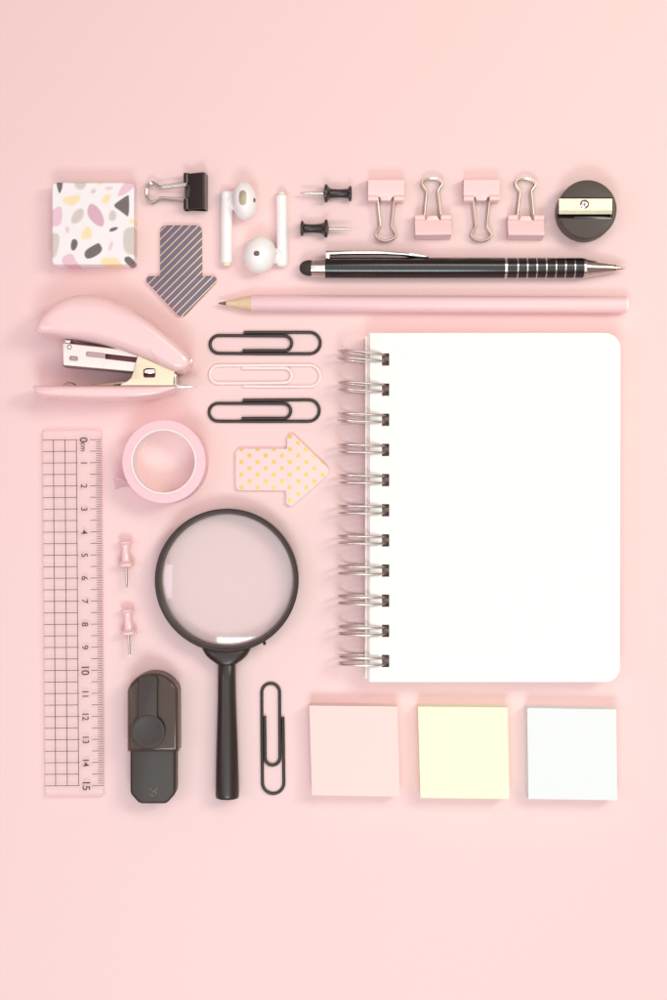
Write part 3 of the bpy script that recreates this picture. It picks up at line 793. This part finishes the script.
# staple remover tongue at the rear, anvil and spring on the base
b = MB(); b.prism([loc2(o, x, y, 11) for x, y in [(174, 384.6), (180, 384.8), (190, 385.5), (197.8, 386.5), (190, 387.3), (180, 387.9), (174, 388)]], 7, 11.5, .2, 2); b.build('remover_tongue', M_CHROME, st)
b = MB()
p_ = loc2(o, 69, 386, 13); b.lathe([(3.6, 7), (3.6, 12.4), (3.2, 13), (.3, 13.2)], (p_[0], p_[1] - 1.9, 0), n=32); b.build('anvil', mat('anvil_steel', srgb(170, 140, 136), .3, .9), st)
b = MB(); b.prism([loc2(o, x, y, 13) for x, y in [(90, 386.4), (92, 384.4), (104, 383.2), (116, 382.2), (124, 381.4), (124, 383.4), (114, 384.6), (112, 386.6)]], 8, 13, .1, 2); b.build('lift_spring', mat('spring_steel', srgb(186, 150, 132), .35, .8), st)
b = MB(); b.prism([loc2(o, x, y, 12) for x, y in [(190.6, 358), (192.2, 360), (191.8, 364.5), (190.4, 367)]], 9, 13.5, .2, 2); b.build('rear_pin', M_STEEL, st)

# ------------------------------------------------------------------ washi tape
TZ = 15.0
o = P(163.8, 461.6, TZ); o.z = 0
tp_ = thing('washi_tape', 'roll of pink paper tape with its loose end sticking out', 'tape roll', o)
k_ = K * (1 - TZ / H); Ro, Ri = 42 * k_, 31 * k_
M_TAPE = mat('pink_tape', srgb(249, 206, 213), .42, var=.03, scale=500, sss=.1)
ntp = M_TAPE.node_tree
b = MB(); b.lathe([(Ri + .9, .1), (Ro - .3, .1), (Ro, .35), (Ro, TZ - .35), (Ro - .3, TZ - .05), (Ro - .8, TZ), (Ri + .9, TZ)], n=128, closed=True)
b.build('tape', M_TAPE, tp_)
b = MB(); b.lathe([(Ri, 0), (Ri + .85, 0), (Ri + .85, TZ + .12), (Ri + .7, TZ + .25), (Ri + .2, TZ + .25), (Ri, TZ + .12)], n=128, closed=True)
b.build('core', mat('white_card_core', srgb(250, 236, 235), .6, var=.01), tp_)
topc = [loc2(o, x, y, TZ) for x, y in [(131, 487.6), (126, 482.5), (120, 479), (113.2, 477.6)]]
botc = [loc2(o, x, y, 1) for x, y in [(132.5, 487.5), (127.5, 486.5), (121.5, 487.2), (115.4, 489.4)]]
tt_ = crom([(x, y, TZ - .4) for x, y in topc], 16); bb_ = crom([(x, y, .5) for x, y in botc], 16)
b = MB()
for off in (0, .06):
    pass
vs = []; fs = []
nst = 8
for i in range(16):
    for j in range(nst + 1):
        p = tt_[i].lerp(bb_[i], j / nst); vs.append(p)
for i in range(15):
    for j in range(nst):
        fs.append([i * (nst + 1) + j, (i + 1) * (nst + 1) + j, (i + 1) * (nst + 1) + j + 1, i * (nst + 1) + j + 1])
b.add(vs, fs)
tail = b.build('loose_end', mat('tape_film', srgb(250, 222, 224), .45, var=.01, trans=.45), tp_)
sd = tail.modifiers.new('thick', 'SOLIDIFY'); sd.thickness = .00008; bake(tail)

# ------------------------------------------------------------------ magnifying glass
o = P(226.5, 581); mgf = thing('magnifying_glass', 'black magnifying glass with round lens and straight handle', 'magnifying glass', o)
RZ = 10.0
k_ = K * (1 - RZ / H); Ro = 72.0 * k_
ctr = loc2(o, 226.5, 580.6, RZ); c3 = (ctr[0], ctr[1], 0)
M_FRAME = mat('magnifier_frame', srgb(50, 41, 37), .32, var=.04)
b = MB()
b.lathe([(Ro - .7, 0.02), (Ro - .1, .6), (Ro, 1.4), (Ro, RZ - 1.0), (Ro - .15, RZ - .35), (Ro - .6, RZ), (Ro - 1.2, RZ - .05), (Ro - 1.45, RZ - .4), (Ro - 1.5, RZ - .8), (Ro - 1.6, RZ - .85), (Ro - 1.8, RZ - 1.4),
         (Ro - 2.4, 6.2), (Ro - 2.5, 5.6), (Ro - 2.5, 1.0), (Ro - 2.0, .2)], c3, n=160, closed=True)
b.ellipsoid((loc2(o, 264.5, 643.2, 6)[0], loc2(o, 264.5, 643.2, 6)[1], 6), (.75, .9, 1.2), 14, 10)
b.build('frame', M_FRAME, mgf)
# lens: clear glass, mostly see-through with a mirror-like sheen
M_LENS = bpy.data.materials.new('lens_glass'); M_LENS.use_nodes = True
nt = M_LENS.node_tree; nt.nodes.clear()
out_ = nt.nodes.new('ShaderNodeOutputMaterial'); mx = nt.nodes.new('ShaderNodeMixShader'); tr = nt.nodes.new('ShaderNodeBsdfTransparent'); gl = nt.nodes.new('ShaderNodeBsdfGlossy')
tr.inputs[0].default_value = (1, 1, 1, 1); gl.inputs['Roughness'].default_value = .045
lw = nt.nodes.new('ShaderNodeLayerWeight'); lw.inputs[0].default_value = .5
nt.links.new(math_node(nt, 'MULTIPLY_ADD', math_node(nt, 'POWER', lw.outputs['Facing'], 5.0), .9, .07), mx.inputs[0])
nt.links.new(tr.outputs[0], mx.inputs[1]); nt.links.new(gl.outputs[0], mx.inputs[2]); nt.links.new(mx.outputs[0], out_.inputs[0])
Rl = Ro - 2.45; sag = 2.6; n_ = 26
prof = [(Rl * max(.004, math.sin(PI / 2 * i / n_)), 4.2 - sag * (1 - math.sin(PI / 2 * i / n_) ** 2)) for i in range(n_ + 1)] + \
       [(Rl * max(.004, math.sin(PI / 2 * i / n_)), 5.0 + sag * (1 - math.sin(PI / 2 * i / n_) ** 2)) for i in range(n_, -1, -1)]
b = MB(); b.lathe(prof, c3, n=128); b.build('lens', M_LENS, mgf, angle=50)
def yloft(name, stn, m, e=2.3, zc_=5.2):
    b = MB(); rs = []
    for cxp, py, hw, hz in stn:
        p = loc2(o, cxp, py, zc_)
        rs.append([(p[0] + hw * K * spow(math.cos(a), 2 / e), p[1], zc_ + hz * spow(math.sin(a), 2 / e)) for a in [2 * PI * k / 40 for k in range(40)]])
    b.rings(rs); return b.build(name, m, mgf, angle=45)
yloft('socket', [(226.6, 647, 24.8, 3.4), (226.6, 651, 23.0, 4.2), (226.6, 655, 20.6, 4.5), (226.7, 658.5, 17.2, 4.6), (226.8, 661.2, 13.6, 4.5), (226.8, 663, 11.0, 4.4), (226.8, 664, 9.8, 4.2)], M_FRAME, 2.6)
hst = [(226.8, 663.5, 8.4, 3.6), (226.8, 664.2, 8.9, 3.8), (226.8, 680, 9.0, 3.9), (226.9, 700, 9.3, 4.05), (227, 725, 10.1, 4.35), (227.1, 750, 10.9, 4.7), (227.2, 775, 11.5, 4.95), (227.3, 793, 11.8, 5.1), (227.3, 796, 11.7, 5.1), (227.3, 797.6, 11.1, 4.8), (227.3, 798.2, 9.8, 4.2)]
yloft('handle', hst, M_FRAME, 2.2)

# ------------------------------------------------------------------ tape dispenser with smoky cap
o = P(152, 740); td = thing('tape_dispenser', 'small black dispenser with smoky see-through cap and round clip', 'dispenser', o)
BZ = 11.0
M_TD = mat('dispenser_black', srgb(57, 46, 42), .48, var=.04, bump=.08)
def cham(z, x0, x1, y0, y1, c): return [loc2(o, x, y, z) for x, y in [(x0, y0), (x1, y0), (x1, y1 - c * 1.15), (x1 - c, y1), (x0 + c, y1), (x0, y1 - c * 1.15)]]
b = MB(); b.prism(rpoly(cham(BZ, 130, 175.6, 690, 804, 9), [.6, .6, 3.2, 3.2, 3.2, 3.2], 6), 0, BZ, 1.3, 4); bd = b.build('body', M_TD, td)
# head that shows through the cap
b = MB(); hp = [loc2(o, x, y, 10) for x, y in [(130.2, 684)] + [(152.5 + 22 * math.cos(math.radians(a)), 688 + 14 * math.sin(math.radians(a))) for a in range(195, 346, 10)] + [(174.8, 684), (174.5, 700), (130.5, 700)]]
b.prism(hp, 1.0, 9.6, .8, 3); b.build('head', M_TD, td)
M_SMOKE = mat('smoky_plastic', srgb(112, 92, 83), .14, var=.02, trans=.55, coat=.3)
M_SMOKE.node_tree.nodes[M_SMOKE['t']].inputs[0].default_value = (.76, .71, .69, 1)
CZ = 13.2
cp = [loc2(o, x, y, CZ) for x, y in [(127, 752)] + [(127, 692), (127.8, 688), (130.2, 684.5), (134.5, 679.6), (140, 675.8), (147, 673.4), (153, 673), (160, 674), (166.5, 677), (171.5, 681), (175, 685.3), (177.3, 689), (178, 693), (178.2, 752)]]
if area(cp) < 0: cp = cp[::-1]
b = MB(); rs_ = [[(x, y, .3) for x, y in cp]]
for i in range(6):
    a = PI / 2 * i / 5; rs_.append([(x, y, CZ - 1.7 * (1 - math.sin(a))) for x, y in inset(cp, 1.7 * (1 - math.cos(a)))])
b.rings(rs_, cap=False); b.f.append([5 * len(cp) + len(cp) + i for i in range(len(cp))]); b.m.append(0)
cap = b.build('cap', M_SMOKE, td)
sd = cap.modifiers.new('wall', 'SOLIDIFY'); sd.thickness = .0007; sd.offset = -1; bake(cap); cap.data.set_sharp_from_angle(angle=math.radians(40))
CLZ = 15.4
cs = MB(); cs.prism(rpoly([loc2(o, x, y, CLZ) for x, y in [(138.2, 677), (146, 674.6), (154.5, 675.4), (158, 680), (157.4, 690), (157.4, 722), (137.2, 722), (137.4, 690)]], .9, 5), CZ - .4, CLZ - .2, .5, 3)
cs.build('clip', M_TD, td)
dc = loc2(o, 148, 731.6, CLZ)
b = MB(); Rd = 17 * K * (1 - CLZ / H)
b.lathe([(Rd - .5, CZ - .2), (Rd, CZ + .3), (Rd, CLZ - .35), (Rd - .2, CLZ - .05), (Rd - .7, CLZ + .08), (Rd - 1.4, CLZ - .05), (Rd * .5, CLZ - .3), (.2, CLZ - .4)], (dc[0], dc[1], 0), n=72)
b.build('clip_button', M_TD, td)
mk = MB()
for seg in ([(150.2, 788.6), (151.8, 789.8)], [(150.6, 794.6), (153.8, 795.8)], [(154.5, 791.6), (157.2, 788.2)], [(152.6, 792.4), (154.3, 790.8)], [(155, 794), (156.8, 792)]):
    p0, p1_ = [Vector((*loc2(o, *s_, BZ), BZ + .02)) for s_ in seg]
    d_ = (p1_ - p0).normalized(); n2 = Vector((-d_.y, d_.x, 0)) * .14
    mk.add([p0 + n2, p0 - n2, p1_ - n2, p1_ + n2], [[0, 1, 2, 3]])
mk.build('printed_mark', mat('faded_print', srgb(138, 118, 96), .6, var=.1), td, flip=False)

# ------------------------------------------------------------------ ruler
LZ = 2.2
o = P(74, 613); ru = thing('ruler', 'clear pink plastic ruler with dark centimetre scale and grid', 'ruler', o, None, math.radians(.38))
# build upright about its own centre, scale in photo pixels at z = LZ
kk = K * (1 - LZ / H)
RX = lambda px: (px - 74) * kk
RYY = lambda py: (614 - py) * kk
M_RUL = mat('clear_pink_acrylic', srgb(255, 240, 239), .12, var=.0, trans=.86, spec=.5)
M_RULE = mat('acrylic_edge', srgb(252, 220, 221), .15, var=.0, trans=.55, spec=.5)
M_RULB = mat('acrylic_underside', srgb(255, 240, 240), .3, var=.0, trans=.97, spec=.2)
out = rpoly([(RX(43.8), RYY(430)), (RX(103.6), RYY(430)), (RX(103.6), RYY(798.2)), (RX(43.8), RYY(798.2))], 1.6, 6)
b = MB()
if area(out) < 0: out = out[::-1]
b.prism(out, .06, LZ, .35, 3); pl = b.build('plate', [M_RUL, M_RULE, M_RULB], ru)
for f_ in pl.data.polygons: f_.material_index = 0 if f_.normal.z > .97 else 2 if f_.normal.z < -.97 else 1
ink = MB(); zi = LZ + .02
def line(x0, y0, x1, y1, w, dz=0):
    w *= kk / 2
    if abs(x1 - x0) > abs(y1 - y0): q = [(RX(x0), RYY(y0) - w), (RX(x1), RYY(y1) - w), (RX(x1), RYY(y1) + w), (RX(x0), RYY(y0) + w)]
    else: q = [(RX(x0) - w, RYY(y0)), (RX(x0) + w, RYY(y0)), (RX(x1) + w, RYY(y1)), (RX(x1) - w, RYY(y1))]
    ink.add([(x, y, zi + dz) for x, y in q], [[0, 1, 2, 3]])
Y0 = 440.4; CM = 23.06
for i in range(31):
    y = Y0 + CM * i / 2
    line(44.6, y, 79.6 if i % 2 == 0 else 78.4, y, .62)
    line(91.8, y, 103.2, y, .62)
for x in (55.4, 67, 78.4): line(x, Y0, x, Y0 + 15 * CM, .62, .006)
for i in range(151):
    if i % 5: line(98, Y0 + CM * i / 10, 103.2, Y0 + CM * i / 10, .5)
def digits(s, px, py, h):
    cu = bpy.data.curves.new('t', 'FONT'); cu.body = s; cu.size = 1; cu.align_x = 'LEFT'; cu.align_y = 'BOTTOM'; cu.resolution_u = 4; cu.offset = .012
    ob = bpy.data.objects.new('t', cu); COL.objects.link(ob)
    bpy.context.view_layer.update()
    me = bpy.data.meshes.new_from_object(ob)
    xs = [v.co.x for v in me.vertices]; ys = [v.co.y for v in me.vertices]
    mx_, my_ = (min(xs) + max(xs)) / 2, (min(ys) + max(ys)) / 2; f_ = h / .72
    # rotated a quarter turn clockwise
    ink.add([(RX(px) + (v.co.y - my_) * f_ * kk, RYY(py) - (v.co.x - mx_) * f_ * kk, zi + .003) for v in me.vertices], [list(p.vertices) for p in me.polygons])
    bpy.data.objects.remove(ob)
digits('0', 85.6, 440.6, 8.0); digits('cm', 84.6, 447.6, 5.6)
for i in range(1, 16): digits(str(i), 85.8 if i < 15 else 86, Y0 + CM * i + (.6 if i > 9 else .2), 7.8 if i in (10, 15) else 6.5)
ink.build('printed_scale', mat('ruler_ink', srgb(92, 62, 66), .6, var=.03), ru, flip=False)
